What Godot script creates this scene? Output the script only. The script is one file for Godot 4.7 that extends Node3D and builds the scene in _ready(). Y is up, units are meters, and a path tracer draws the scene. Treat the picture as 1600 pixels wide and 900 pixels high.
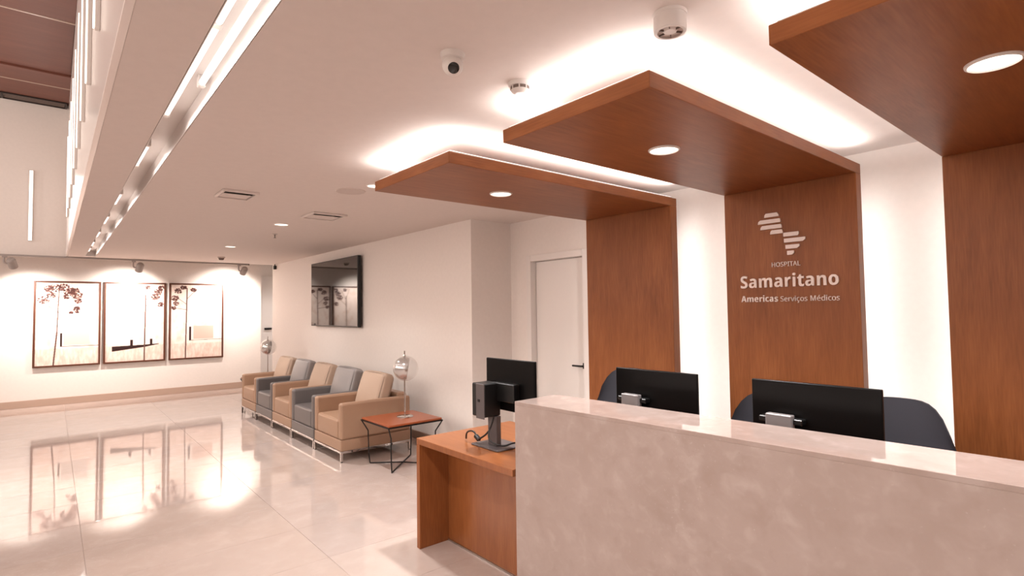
extends Node3D
# Reception hall: x runs towards the reception wall, -z runs down the hall, y is up. Metres.

const CEIL := 2.65        # hall ceiling
const VOID_CEIL := 5.25   # ceiling of the double-height part
const FAR := -13.1        # wall with the pictures
const BULK := -12.25      # bulkhead above the pictures, end of the hall ceiling
const TVX := 3.6          # wall with the television
const STEPZ := -5.0       # return wall
const RECX := 4.18        # reception wall
const FASC := 0.165       # edge of the hall ceiling towards the double-height part
const PANX := 3.85        # face of the wood panels
const CAN := 2.455        # underside of the wood canopies
const LEFTX := -5.0
const NEARZ := 3.6
const DIFFUSERS := [[1.2, -5.1, 0.28, 0.34], [2.2, -5.72, 0.36, 0.38]]   # openings for the air diffusers: x, z, width, depth

var M := {}

func _ready() -> void:
	set_camera()
	set_light()
	make_materials()
	build_structure()
	build_ceiling_fittings()
	build_reception()
	build_lounge()
	build_pictures()

# ------------------------------------------------------------------ camera, light
func set_camera() -> void:
	var cam := Camera3D.new()
	cam.name = "camera"
	add_child(cam)
	var pitch := 0.0402468
	var roll := -0.0134217
	var yaw := 0.8728417
	var fw := Vector3(cos(yaw) * cos(pitch), sin(pitch), -sin(yaw) * cos(pitch))
	var rt := Vector3(sin(yaw), 0, cos(yaw))
	var up := rt.cross(fw)
	var r2 := rt * cos(roll) + up * sin(roll)
	var u2 := up * cos(roll) - rt * sin(roll)
	cam.transform = Transform3D(Basis(r2, u2, -fw), Vector3(0, 1.62, 0))
	cam.fov = rad_to_deg(2.0 * atan(450.0 / 856.536))
	cam.near = 0.05
	cam.far = 100.0
	cam.current = true

const WARM := Color(1.0, 0.955, 0.92)
const NEUTRAL := Color(1.0, 0.985, 0.975)
const E_DOWN := 4.2      # ceiling downlights
const E_CANDOWN := 4.2   # downlights in the canopies
const E_SLOT := 2.2      # each 2.4 m of the slot light
const E_WASH := 6.8      # track spots on the pictures
const E_BAR := 7.0       # each light bar on the far side of the double-height part
const E_COVE := 0.36     # light strip on the canopies, per metre
const E_BACK := 0.5      # light strips behind the wood panels

func set_light() -> void:
	var we := WorldEnvironment.new()
	we.name = "environment"
	var e := Environment.new()
	e.background_mode = Environment.BG_COLOR
	e.background_color = Color.BLACK
	e.tonemap_mode = Environment.TONE_MAPPER_LINEAR
	e.tonemap_exposure = 1.0
	e.sdfgi_enabled = true
	e.ssao_enabled = true
	e.ssil_enabled = true
	we.environment = e
	add_child(we)

func area(called: String, at: Vector3, towards: Vector3, along: Vector3, length: float, width: float, energy: float, color: Color, parent: Node3D) -> void:
	var l := AreaLight3D.new()
	l.name = called
	l.area_size = Vector2(length, width)
	l.light_energy = energy
	l.light_color = color
	l.shadow_enabled = true
	l.area_range = 40.0
	var z := -towards.normalized()
	var x := along.normalized()
	l.transform = Transform3D(Basis(x, z.cross(x), z), at)
	parent.add_child(l, true)

func spot(called: String, at: Vector3, towards: Vector3, energy: float, angle: float, size: float, color: Color, parent: Node3D) -> void:
	var l := SpotLight3D.new()
	l.name = called
	l.light_energy = energy
	l.light_color = color
	l.spot_angle = angle
	l.spot_angle_attenuation = 1.0
	l.spot_range = 40.0
	l.spot_attenuation = 2.0
	l.light_size = size
	l.shadow_enabled = true
	var z := -towards.normalized()
	var side := Vector3(1, 0, 0) if absf(z.y) > 0.9 else Vector3.UP
	var x := side.cross(z).normalized()
	l.transform = Transform3D(Basis(x, z.cross(x), z), at)
	parent.add_child(l, true)

# ------------------------------------------------------------------ nodes
func thing(called: String, label: String, category: String, at := Vector3.ZERO, turn := 0.0, group := "") -> Node3D:
	var o := Node3D.new()
	o.name = called
	o.position = at
	o.rotation.y = turn
	add_child(o)
	o.set_meta("label", label)
	o.set_meta("category", category)
	if group != "":
		o.set_meta("group", group)
	return o

func part(parent: Node3D, called: String, mesh: Mesh, mat: Material, at := Vector3.ZERO, label := "") -> MeshInstance3D:
	var o := MeshInstance3D.new()
	o.name = called
	o.mesh = mesh
	o.material_override = mat
	o.position = at
	parent.add_child(o, true)
	if label != "":
		o.set_meta("label", label)
	return o

func structure(called: String, mesh: Mesh, mat: Material, at := Vector3.ZERO) -> MeshInstance3D:
	var o := part(self, called, mesh, mat, at)
	o.set_meta("kind", "structure")
	return o

# ------------------------------------------------------------------ meshes
func begin() -> SurfaceTool:
	var st := SurfaceTool.new()
	st.begin(Mesh.PRIMITIVE_TRIANGLES)
	return st

func tri(st: SurfaceTool, p: Array, n: Array) -> void:
	var c: Vector3 = (p[1] - p[0]).cross(p[2] - p[0])
	var m: Vector3 = n[0] + n[1] + n[2]
	var order := [0, 2, 1] if c.dot(m) > 0.0 else [0, 1, 2]
	for i in order:
		st.set_normal(n[i])
		st.add_vertex(p[i])

func quad(st: SurfaceTool, a: Vector3, b: Vector3, c: Vector3, d: Vector3, n: Vector3) -> void:
	tri(st, [a, b, c], [n, n, n])
	tri(st, [a, c, d], [n, n, n])

func quad4(st: SurfaceTool, p: Array, n: Array) -> void:
	tri(st, [p[0], p[1], p[2]], [n[0], n[1], n[2]])
	tri(st, [p[0], p[2], p[3]], [n[0], n[2], n[3]])

# box from lo to hi with chamfered edges
func add_box(st: SurfaceTool, lo: Vector3, hi: Vector3, b := 0.0) -> void:
	var c := (lo + hi) / 2.0
	var h := (hi - lo) / 2.0
	var ax := [Vector3.RIGHT, Vector3.UP, Vector3.BACK]
	for i in 3:
		var j := (i + 1) % 3
		var k := (i + 2) % 3
		for s in [-1.0, 1.0]:
			var q := []
			for t in [[-1, -1], [1, -1], [1, 1], [-1, 1]]:
				q.append(c + ax[i] * (s * h[i]) + ax[j] * (t[0] * (h[j] - b)) + ax[k] * (t[1] * (h[k] - b)))
			quad(st, q[0], q[1], q[2], q[3], ax[i] * s)
			if b > 0.0:
				for s2 in [-1.0, 1.0]:
					var e := []
					for t in [-1.0, 1.0]:
						e.append(c + ax[i] * (s * h[i]) + ax[j] * (s2 * (h[j] - b)) + ax[k] * (t * (h[k] - b)))
					for t in [1.0, -1.0]:
						e.append(c + ax[i] * (s * (h[i] - b)) + ax[j] * (s2 * h[j]) + ax[k] * (t * (h[k] - b)))
					quad(st, e[0], e[1], e[2], e[3], (ax[i] * s + ax[j] * s2).normalized())
	if b > 0.0:
		for sx in [-1.0, 1.0]:
			for sy in [-1.0, 1.0]:
				for sz in [-1.0, 1.0]:
					var s := Vector3(sx, sy, sz)
					var n := s.normalized()
					var p := []
					for i in 3:
						var v := (h - Vector3.ONE * b)
						v[i] = h[i]
						p.append(c + v * s)
					tri(st, p, [n, n, n])

func box(lo: Vector3, hi: Vector3, b := 0.0) -> ArrayMesh:
	var st := begin()
	add_box(st, lo, hi, b)
	return st.commit()

# box with rounded edges and slightly swollen faces, centred
func add_cushion(st: SurfaceTool, size: Vector3, r: float, bulge: Vector3, t := Transform3D(), n := 6) -> void:
	var h := size / 2.0
	var core := h - Vector3.ONE * r
	var ax := [Vector3.RIGHT, Vector3.UP, Vector3.BACK]
	for i in 3:
		var j := (i + 1) % 3
		var k := (i + 2) % 3
		var sj := samples(core[j], r, n)
		var sk := samples(core[k], r, n)
		for s in [-1.0, 1.0]:
			var grid := []
			for u in sj:
				var row := []
				for v in sk:
					var p: Vector3 = ax[i] * (s * h[i]) + ax[j] * u + ax[k] * v
					var q := p.clamp(-core, core)
					var nn := (p - q).normalized()
					var pos := q + nn * r
					var a: float = pos[j] / h[j]
					var b2: float = pos[k] / h[k]
					var w := (1.0 - a * a) * (1.0 - b2 * b2)
					pos += ax[i] * (s * bulge[i] * w)
					nn += ax[j] * (2.0 * bulge[i] * a / h[j] * (1.0 - b2 * b2)) + ax[k] * (2.0 * bulge[i] * b2 / h[k] * (1.0 - a * a))
					row.append([t * pos, (t.basis * nn).normalized()])
				grid.append(row)
			for x in grid.size() - 1:
				for y in grid[0].size() - 1:
					var a0: Array = grid[x][y]
					var a1: Array = grid[x + 1][y]
					var a2: Array = grid[x + 1][y + 1]
					var a3: Array = grid[x][y + 1]
					quad4(st, [a0[0], a1[0], a2[0], a3[0]], [a0[1], a1[1], a2[1], a3[1]])

func samples(core: float, r: float, n: int) -> Array:
	var out := [-core - r, -core - 0.6 * r, -core - 0.28 * r]
	for i in n + 1:
		out.append(lerpf(-core, core, float(i) / n))
	out.append_array([core + 0.28 * r, core + 0.6 * r, core + r])
	return out

func cushion(size: Vector3, r: float, bulge := Vector3.ZERO, t := Transform3D(), n := 4) -> ArrayMesh:
	var st := begin()
	add_cushion(st, size, r, bulge, t, n)
	return st.commit()

# profile of (radius, height) pairs turned about the y axis
func add_lathe(st: SurfaceTool, profile: Array, seg := 28, t := Transform3D(), from := 0.0, to := TAU) -> void:
	for i in profile.size() - 1:
		var a: Vector2 = profile[i]
		var b: Vector2 = profile[i + 1]
		var d := b - a
		if d.length() < 1e-7:
			continue
		var n2 := Vector2(d.y, -d.x).normalized()
		for k in seg:
			var u := lerpf(from, to, float(k) / seg)
			var v := lerpf(from, to, float(k + 1) / seg)
			var cu := Vector3(cos(u), 0, sin(u))
			var cv := Vector3(cos(v), 0, sin(v))
			var nu := (t.basis * (cu * n2.x + Vector3.UP * n2.y)).normalized()
			var nv := (t.basis * (cv * n2.x + Vector3.UP * n2.y)).normalized()
			quad4(st, [t * (cu * a.x + Vector3.UP * a.y), t * (cv * a.x + Vector3.UP * a.y), t * (cv * b.x + Vector3.UP * b.y), t * (cu * b.x + Vector3.UP * b.y)], [nu, nv, nv, nu])

func lathe(profile: Array, seg := 28, t := Transform3D()) -> ArrayMesh:
	var st := begin()
	add_lathe(st, profile, seg, t)
	return st.commit()

# part of a sphere with smooth normals: polar angle from a0 to a1 about axis y of t
func add_dome(st: SurfaceTool, r: float, a0: float, a1: float, t := Transform3D(), seg := 28, rings := 14, inside := false) -> void:
	var f := -1.0 if inside else 1.0
	for i in rings:
		var p0 := lerpf(a0, a1, float(i) / rings)
		var p1 := lerpf(a0, a1, float(i + 1) / rings)
		for k in seg:
			var u := TAU * k / seg
			var v := TAU * (k + 1) / seg
			var d := []
			for w in [[p0, u], [p0, v], [p1, v], [p1, u]]:
				d.append(Vector3(sin(w[0]) * cos(w[1]), cos(w[0]), sin(w[0]) * sin(w[1])))
			quad4(st, [t * (d[0] * r), t * (d[1] * r), t * (d[2] * r), t * (d[3] * r)], [t.basis * d[0] * f, t.basis * d[1] * f, t.basis * d[2] * f, t.basis * d[3] * f])

func add_tube(st: SurfaceTool, pts: Array, r: float, seg := 8) -> void:
	var rings := []
	var side := Vector3.ZERO
	for i in pts.size():
		var d: Vector3
		if i == 0:
			d = pts[1] - pts[0]
		elif i == pts.size() - 1:
			d = pts[i] - pts[i - 1]
		else:
			d = (pts[i + 1] - pts[i]).normalized() + (pts[i] - pts[i - 1]).normalized()
		d = d.normalized()
		if side == Vector3.ZERO:
			side = d.cross(Vector3.UP if absf(d.y) < 0.9 else Vector3.RIGHT).normalized()
		side = (side - d * side.dot(d)).normalized()
		var other := d.cross(side)
		var ring := []
		for k in seg:
			var a := TAU * k / seg
			var n := side * cos(a) + other * sin(a)
			ring.append([pts[i] + n * r, n, pts[i], d])
		rings.append(ring)
	for i in rings.size() - 1:
		for k in seg:
			var l := (k + 1) % seg
			var q := [rings[i][k], rings[i][l], rings[i + 1][l], rings[i + 1][k]]
			quad4(st, [q[0][0], q[1][0], q[2][0], q[3][0]], [q[0][1], q[1][1], q[2][1], q[3][1]])
	for e in [[0, -1.0], [rings.size() - 1, 1.0]]:
		var ring: Array = rings[e[0]]
		var n: Vector3 = ring[0][3] * e[1]
		for k in seg:
			tri(st, [ring[0][2], ring[k][0], ring[(k + 1) % seg][0]], [n, n, n])

func tube(pts: Array, r: float, seg := 8) -> ArrayMesh:
	var st := begin()
	add_tube(st, pts, r, seg)
	return st.commit()

# smooth curve through points
func curve(pts: Array, per := 6) -> Array:
	var c := Curve3D.new()
	c.bake_interval = 0.01
	for i in pts.size():
		var a: Vector3 = pts[maxi(i - 1, 0)]
		var b: Vector3 = pts[mini(i + 1, pts.size() - 1)]
		var t := (b - a) / 5.0
		c.add_point(pts[i], -t, t)
	var out := []
	for i in (pts.size() - 1) * per + 1:
		out.append(c.sample(i / per if i < (pts.size() - 1) * per else pts.size() - 2, float(i % per) / per if i < (pts.size() - 1) * per else 1.0))
	return out

# flat outline (x, y) given depth along z, front at z = depth
func add_prism(st: SurfaceTool, outline: PackedVector2Array, depth: float, t := Transform3D()) -> void:
	var idx := Geometry2D.triangulate_polygon(outline)
	for e in [[0.0, Vector3.FORWARD], [depth, Vector3.BACK]]:
		for i in range(0, idx.size(), 3):
			var p := []
			for k in 3:
				var v := outline[idx[i + k]]
				p.append(t * Vector3(v.x, v.y, e[0]))
			var n: Vector3 = t.basis * e[1]
			tri(st, p, [n, n, n])
	var turn := -1.0 if Geometry2D.is_polygon_clockwise(outline) else 1.0
	for i in outline.size():
		var a := outline[i]
		var b := outline[(i + 1) % outline.size()]
		var n := t.basis * Vector3(b.y - a.y, a.x - b.x, 0).normalized() * turn
		quad(st, t * Vector3(a.x, a.y, 0), t * Vector3(b.x, b.y, 0), t * Vector3(b.x, b.y, depth), t * Vector3(a.x, a.y, depth), n)

func prism(outline: PackedVector2Array, depth: float, t := Transform3D()) -> ArrayMesh:
	var st := begin()
	add_prism(st, outline, depth, t)
	return st.commit()

# ------------------------------------------------------------------ materials
func mat(called: String, color: Color, rough: float, metal := 0.0, spec := 0.5) -> StandardMaterial3D:
	var m := StandardMaterial3D.new()
	m.resource_name = called
	m.albedo_color = color
	m.roughness = rough
	m.metallic = metal
	m.metallic_specular = spec
	M[called] = m
	return m

func glow(called: String, color: Color, energy: float) -> void:
	var m := mat(called, Color(0.9, 0.9, 0.9), 0.4)
	m.emission_enabled = true
	m.emission = color
	m.emission_energy_multiplier = energy

func noise(s: int, freq: float, octaves := 4) -> FastNoiseLite:
	var n := FastNoiseLite.new()
	n.seed = s
	n.noise_type = FastNoiseLite.TYPE_SIMPLEX_SMOOTH
	n.frequency = freq
	n.fractal_type = FastNoiseLite.FRACTAL_FBM
	n.fractal_octaves = octaves
	return n

# value of a noise that repeats over the picture
func wrapped(n: FastNoiseLite, x: float, y: float, w: float, h: float, sx := 1.0, sy := 1.0) -> float:
	var fx := x / w
	var fy := y / h
	var a := n.get_noise_2d(x * sx, y * sy)
	var b := n.get_noise_2d((x - w) * sx, y * sy)
	var c := n.get_noise_2d(x * sx, (y - h) * sy)
	var d := n.get_noise_2d((x - w) * sx, (y - h) * sy)
	return lerpf(lerpf(a, b, fx), lerpf(c, d, fx), fy)

func wood_texture(dark: Color, light: Color, along_u: bool, s: int) -> ImageTexture:
	var w := 256
	var h := 512
	var im := Image.create(h if along_u else w, w if along_u else h, false, Image.FORMAT_RGB8)
	var fine := noise(s, 0.35, 2)
	var mid := noise(s + 1, 0.06, 3)
	var wide := noise(s + 2, 0.012, 2)
	for x in w:
		for y in h:
			var v := 0.5 + 0.34 * wrapped(mid, x, y, w, h, 1.0, 0.05) + 0.34 * wrapped(fine, x, y, w, h, 1.0, 0.03) + 0.2 * wrapped(wide, x, y, w, h, 1.0, 0.25)
			var c := dark.lerp(light, clampf(v, 0.0, 1.0))
			if along_u:
				im.set_pixel(y, x, c)
			else:
				im.set_pixel(x, y, c)
	return ImageTexture.create_from_image(im)

func stone_texture(base: Color, pale: Color, deep: Color, s: int, veins: float) -> ImageTexture:
	var w := 640
	var im := Image.create(w, w, false, Image.FORMAT_RGB8)
	var big := noise(s, 0.006, 4)
	var warp := noise(s + 1, 0.012, 3)
	var vein := noise(s + 2, 0.009, 4)
	var speck := noise(s + 3, 0.11, 2)
	var blotch := noise(s + 4, 0.017, 5)
	for x in w:
		for y in w:
			var q := wrapped(warp, x, y, w, w)
			var v := 0.5 + 0.75 * wrapped(big, x, y, w, w)
			var c := deep.lerp(base, clampf(v + 0.3, 0.0, 1.0))
			var line := 1.0 - absf(wrapped(vein, x + 0.0, y, w, w, 1.0, 1.6) + 0.3 * q) * 9.0
			c = c.lerp(pale, clampf(line, 0.0, 1.0) * veins * clampf(0.4 + 2.0 * q, 0.0, 1.0))
			var m := wrapped(blotch, x + 26.0 * q, y - 18.0 * q, w, w)
			c = c.lerp(pale if m > 0.0 else deep, clampf(absf(m) * 1.5 - 0.1, 0.0, 0.6))
			var p := wrapped(speck, x, y, w, w)
			if p > 0.42:
				c = c.lerp(pale, clampf((p - 0.42) * 4.0, 0.0, 0.7))
			elif p < -0.5:
				c = c.lerp(deep, clampf((-p - 0.5) * 5.0, 0.0, 0.8))
			im.set_pixel(x, y, c)
	return ImageTexture.create_from_image(im)

func grain_texture(s: int, freq: float, a: Color, b: Color) -> NoiseTexture2D:
	var t := NoiseTexture2D.new()
	t.width = 256
	t.height = 256
	t.seamless = true
	t.noise = noise(s, freq, 4)
	var g := Gradient.new()
	g.set_color(0, a)
	g.set_color(1, b)
	t.color_ramp = g
	return t

func textured(m: StandardMaterial3D, t: Texture2D, scale: float, world := true) -> StandardMaterial3D:
	m.albedo_texture = t
	m.uv1_triplanar = true
	m.uv1_world_triplanar = world
	m.uv1_triplanar_sharpness = 8.0
	m.uv1_scale = Vector3.ONE * scale
	return m

func make_materials() -> void:
	var paint := grain_texture(11, 0.05, Color(0.985, 0.985, 0.985), Color(1, 1, 1))
	textured(mat("wall_paint", Color(0.90, 0.865, 0.84), 0.55, 0.0, 0.4), paint, 1.3)
	textured(mat("ceiling_paint", Color(0.86, 0.815, 0.79), 0.7, 0.0, 0.3), paint, 0.9)
	mat("fascia_gloss", Color(0.90, 0.86, 0.84), 0.2, 0.0, 0.55)
	mat("skirting", Color(0.70, 0.60, 0.54), 0.3)
	mat("door_paint", Color(0.88, 0.85, 0.83), 0.35)
	textured(mat("void_ceiling", Color(1, 1, 1), 0.5), wood_texture(Color(0.38, 0.215, 0.165), Color(0.47, 0.285, 0.225), true, 41), 0.4)
	for i in 3:
		var t: Color = [Color(1, 1, 1), Color(0.985, 0.98, 0.975), Color(0.975, 0.975, 0.98)][i]
		textured(mat("floor_tile_%d" % i, t, 0.05, 0.0, 0.7), stone_cached("floor", Color(0.765, 0.70, 0.665), Color(0.795, 0.735, 0.705), Color(0.745, 0.675, 0.635), 5, 0.25), 0.42)
	mat("grout", Color(0.72, 0.65, 0.61), 0.7)
	var wd := Color(0.46, 0.255, 0.125)
	var wl := Color(0.625, 0.385, 0.22)
	textured(mat("veneer_upright", Color(1, 1, 1), 0.4, 0.0, 0.36), wood_texture(wd, wl, false, 21), 1.1)
	textured(mat("veneer_along_x", Color(1, 1, 1), 0.4, 0.0, 0.36), wood_texture(wd, wl, true, 25), 1.1)
	textured(mat("veneer_along_z", Color(1, 1, 1), 0.28, 0.0, 0.52), wood_texture(wd, wl, false, 29), 1.1)
	textured(mat("counter_stone", Color(1, 1, 1), 0.36, 0.0, 0.45), stone_cached("stone", Color(0.645, 0.575, 0.545), Color(0.70, 0.64, 0.615), Color(0.595, 0.52, 0.485), 71, 0.2), 0.75)
	var polished: StandardMaterial3D = M.counter_stone.duplicate()
	polished.roughness = 0.03
	polished.metallic_specular = 0.68
	M["counter_stone_polished"] = polished
	textured(mat("leather_tan", Color(1, 1, 1), 0.42, 0.0, 0.5), grain_texture(91, 0.2, Color(0.61, 0.485, 0.395), Color(0.655, 0.525, 0.43)), 3.0, false)
	textured(mat("leather_grey", Color(1, 1, 1), 0.36, 0.0, 0.5), grain_texture(93, 0.2, Color(0.375, 0.35, 0.345), Color(0.42, 0.395, 0.385)), 3.0, false)
	textured(mat("cushion_tan", Color(1, 1, 1), 0.6, 0.0, 0.4), grain_texture(95, 0.2, Color(0.67, 0.575, 0.505), Color(0.715, 0.62, 0.545)), 3.0, false)
	textured(mat("cushion_grey", Color(1, 1, 1), 0.45, 0.0, 0.5), grain_texture(97, 0.2, Color(0.51, 0.485, 0.475), Color(0.56, 0.53, 0.52)), 3.0, false)
	mat("chrome", Color(0.80, 0.785, 0.775), 0.06, 1.0)
	mat("aluminium", Color(0.74, 0.71, 0.69), 0.35, 1.0)
	mat("black_metal", Color(0.055, 0.045, 0.04), 0.4, 0.3)
	mat("black_plastic", Color(0.035, 0.032, 0.032), 0.38)
	mat("grey_plastic", Color(0.33, 0.30, 0.30), 0.4)
	mat("silver_plastic", Color(0.47, 0.45, 0.45), 0.4)
	mat("screen_glass", Color(0.012, 0.011, 0.011), 0.04, 0.0, 0.62)
	mat("monitor_back", Color(0.03, 0.025, 0.026), 0.3, 0.0, 0.3)
	mat("white_plastic", Color(0.86, 0.83, 0.81), 0.4)
	mat("cream_plastic", Color(0.78, 0.72, 0.69), 0.45)
	mat("dark_bronze", Color(0.13, 0.085, 0.07), 0.5)
	mat("galvanised", Color(0.55, 0.53, 0.51), 0.45, 0.6)
	mat("vent_grey", Color(0.42, 0.36, 0.33), 0.6)
	textured(mat("chair_fabric", Color(1, 1, 1), 0.75, 0.0, 0.4), grain_texture(99, 0.3, Color(0.20, 0.205, 0.235), Color(0.25, 0.25, 0.28)), 6.0, false)
	mat("frame_wood", Color(0.33, 0.18, 0.115), 0.4)
	mat("rail_white", Color(0.62, 0.58, 0.56), 0.4)
	mat("sign_white", Color(0.93, 0.87, 0.84), 0.35)
	mat("table_wood", Color(0.60, 0.31, 0.18), 0.3)
	var g := mat("globe_glass", Color(0.9, 0.88, 0.86, 0.2), 0.02, 0.0, 0.55)
	g.transparency = BaseMaterial3D.TRANSPARENCY_ALPHA
	glow("lamp_face", Color(1.0, 0.95, 0.9), 3.0)
	glow("tube_glow", Color(1.0, 0.97, 0.95), 1.05)
	glow("strip_glow", Color(1.0, 0.97, 0.94), 3.0)
	glow("bar_glow", Color(1.0, 0.95, 0.88), 2.2)

var stones := {}
func stone_cached(key: String, base: Color, pale: Color, deep: Color, s: int, veins: float) -> ImageTexture:
	if not stones.has(key):
		stones[key] = stone_texture(base, pale, deep, s, veins)
	return stones[key]

# ------------------------------------------------------------------ the room
func boxes(list: Array, b := 0.0) -> ArrayMesh:
	var st := begin()
	for l in list:
		add_box(st, l[0], l[1], b)
	return st.commit()

func build_structure() -> void:
	# floor: a grouted slab under separate tiles
	var floor_slab := structure("floor", box(Vector3(LEFTX - 0.2, -0.25, FAR - 1.6), Vector3(RECX + 1.2, -0.003, NEARZ + 0.2)), M.grout)
	var tx := 1.24
	var tz := 0.62
	var joint := 0.0022
	var tile := box(Vector3(-tx / 2 + joint / 2, -0.003, -tz / 2 + joint / 2), Vector3(tx / 2 - joint / 2, 0.0, tz / 2 - joint / 2), 0.0006)
	var rng := RandomNumberGenerator.new()
	rng.seed = 7
	var x0 := 0.19 - 4.0 * tx - tx / 2.0
	var z0 := -4.87 - 13.5 * tz
	var i := 0
	for a in 8:
		for b in 28:
			var at := Vector3(x0 + tx * (a + 0.0), 0, z0 + tz * b)
			if at.x > RECX - 0.2 or at.z > NEARZ or at.x < LEFTX + 0.3:
				continue
			part(floor_slab, "tile", tile, M["floor_tile_%d" % rng.randi_range(0, 2)], at)
			i += 1

	# lower far wall with the pictures
	structure("wall_far", box(Vector3(LEFTX, 0, FAR - 0.2), Vector3(3.6, 2.95, FAR)), M.wall_paint)
	structure("baseboard_far", box(Vector3(LEFTX, 0, FAR), Vector3(3.6, 0.13, FAR + 0.018), 0.004), M.skirting)
	structure("ceiling_recess", box(Vector3(LEFTX, 2.95, FAR - 1.6), Vector3(TVX + 1.4, 3.1, BULK - 0.12)), M.ceiling_paint)
	# bulkhead over the pictures on the double-height side
	structure("wall_upper", box(Vector3(LEFTX, CEIL, BULK - 0.12), Vector3(FASC, VOID_CEIL + 0.2, BULK)), M.wall_paint)
	# short passage beside the far wall
	structure("wall_passage", boxes([[Vector3(TVX + 1.2, 0, FAR - 1.6), Vector3(TVX + 1.4, 2.95, BULK + 0.12)], [Vector3(3.4, 0, FAR - 1.6), Vector3(TVX + 1.2, 2.95, FAR - 1.4)], [Vector3(3.4, 0, FAR - 1.4), Vector3(3.6, 2.95, FAR - 0.2)]]), M.wall_paint)
	# wall with the television, the return and the reception wall
	structure("wall_right", box(Vector3(TVX, 0, BULK), Vector3(TVX + 0.4, 2.65, STEPZ)), M.wall_paint)
	structure("wall_return", boxes([[Vector3(TVX + 0.4, 0, STEPZ - 0.2), Vector3(RECX, 2.65, STEPZ)], [Vector3(TVX + 0.4, 0, BULK), Vector3(TVX + 1.2, 2.65, BULK + 0.12)]]), M.wall_paint)
	var dz0 := -4.66
	var dz1 := -3.825
	var dh := 2.19
	structure("wall_reception", boxes([[Vector3(RECX, 0, STEPZ - 0.2), Vector3(RECX + 0.2, 2.65, dz0)], [Vector3(RECX, dh, dz0), Vector3(RECX + 0.2, 2.65, dz1)], [Vector3(RECX, 0, dz1), Vector3(RECX + 0.2, 2.65, NEARZ)]]), M.wall_paint)
	structure("baseboard_right", box(Vector3(TVX - 0.016, 0, BULK), Vector3(TVX, 0.1, STEPZ), 0.004), M.skirting)
	structure("wall_near", box(Vector3(LEFTX, 0, NEARZ), Vector3(RECX + 0.4, VOID_CEIL + 0.2, NEARZ + 0.2)), M.wall_paint)
	structure("wall_left", box(Vector3(LEFTX - 0.2, 0, FAR - 0.2), Vector3(LEFTX, VOID_CEIL + 0.2, NEARZ + 0.2)), M.wall_paint)
	# hall ceiling around the light slot
	var s0 := 0.42
	var s1 := 0.565
	var parts := []
	var x := s1
	for h in DIFFUSERS:
		parts.append([Vector3(x, CEIL, BULK), Vector3(h[0] - h[2] / 2, CEIL + 0.2, NEARZ)])
		parts.append([Vector3(h[0] - h[2] / 2, CEIL, BULK), Vector3(h[0] + h[2] / 2, CEIL + 0.2, h[1] - h[3] / 2)])
		parts.append([Vector3(h[0] - h[2] / 2, CEIL, h[1] + h[3] / 2), Vector3(h[0] + h[2] / 2, CEIL + 0.2, NEARZ)])
		x = h[0] + h[2] / 2
	parts.append([Vector3(x, CEIL, BULK), Vector3(RECX + 0.4, CEIL + 0.2, NEARZ)])
	structure("ceiling", boxes(parts), M.ceiling_paint)
	structure("ceiling_margin", box(Vector3(FASC + 0.03, CEIL, BULK), Vector3(s0, CEIL + 0.2, NEARZ)), M.ceiling_paint)
	structure("ceiling_slot_end", box(Vector3(s0, CEIL, BULK), Vector3(s1, CEIL + 0.2, BULK + 0.3)), M.ceiling_paint)
	structure("ceiling_slot_start", box(Vector3(s0, CEIL, 2.16), Vector3(s1, CEIL + 0.2, NEARZ)), M.ceiling_paint)
	# glossy upstand between the hall ceiling and the double-height part
	structure("trim_1", box(Vector3(FASC, CEIL, BULK), Vector3(FASC + 0.03, VOID_CEIL, NEARZ), 0.002), M.fascia_gloss)
	# brown boarded ceiling of the double-height part, in three fields
	var vc := structure("ceiling_upper", box(Vector3(LEFTX - 0.2, VOID_CEIL + 0.06, BULK - 0.1), Vector3(FASC + 0.12, VOID_CEIL + 0.26, NEARZ + 0.2)), M.void_ceiling)
	for f in [[NEARZ, -8.58, 0.0], [-8.63, -10.6, 0.03], [-10.6, -11.16, 0.0], [-11.19, -11.9, 0.0]]:
		part(vc, "panel", box(Vector3(LEFTX, VOID_CEIL + f[2], f[1]), Vector3(FASC, VOID_CEIL + 0.06, f[0]), 0.004), M.void_ceiling)
	for z in [-8.605, -11.175]:
		part(vc, "trim_strip", box(Vector3(LEFTX, VOID_CEIL - 0.004, z - 0.015), Vector3(FASC, VOID_CEIL + 0.05, z + 0.015)), M.skirting)

	# white door beside the return wall
	var d1 := Node3D.new()
	d1.name = "door_1"
	d1.position = Vector3(RECX, 0, (dz0 + dz1) / 2)
	add_child(d1)
	d1.set_meta("kind", "structure")
	d1.set_meta("label", "white flush door with black lever handle beside the wood panel")
	var hw := (dz1 - dz0) / 2
	part(d1, "frame", boxes([[Vector3(-0.012, 0, -hw - 0.055), Vector3(0.13, dh + 0.05, -hw + 0.02)], [Vector3(-0.012, 0, hw - 0.02), Vector3(0.13, dh + 0.05, hw + 0.055)], [Vector3(-0.012, dh - 0.02, -hw + 0.02), Vector3(0.13, dh + 0.05, hw - 0.02)]], 0.003), M.door_paint)
	part(d1, "leaf", box(Vector3(0.07, 0.008, -hw + 0.024), Vector3(0.11, dh - 0.024, hw - 0.024), 0.003), M.door_paint)
	var hd := begin()
	add_box(hd, Vector3(0.055, 1.0, hw - 0.1), Vector3(0.07, 1.06, hw - 0.055), 0.004)
	add_tube(hd, [Vector3(0.06, 1.03, hw - 0.075), Vector3(0.015, 1.03, hw - 0.075), Vector3(0.01, 1.03, hw - 0.085), Vector3(0.01, 1.03, hw - 0.2)], 0.01, 8)
	part(d1, "handle", hd.commit(), M.black_metal, Vector3.ZERO, "black lever handle")

	# beige door in the passage
	var d2 := Node3D.new()
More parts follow.
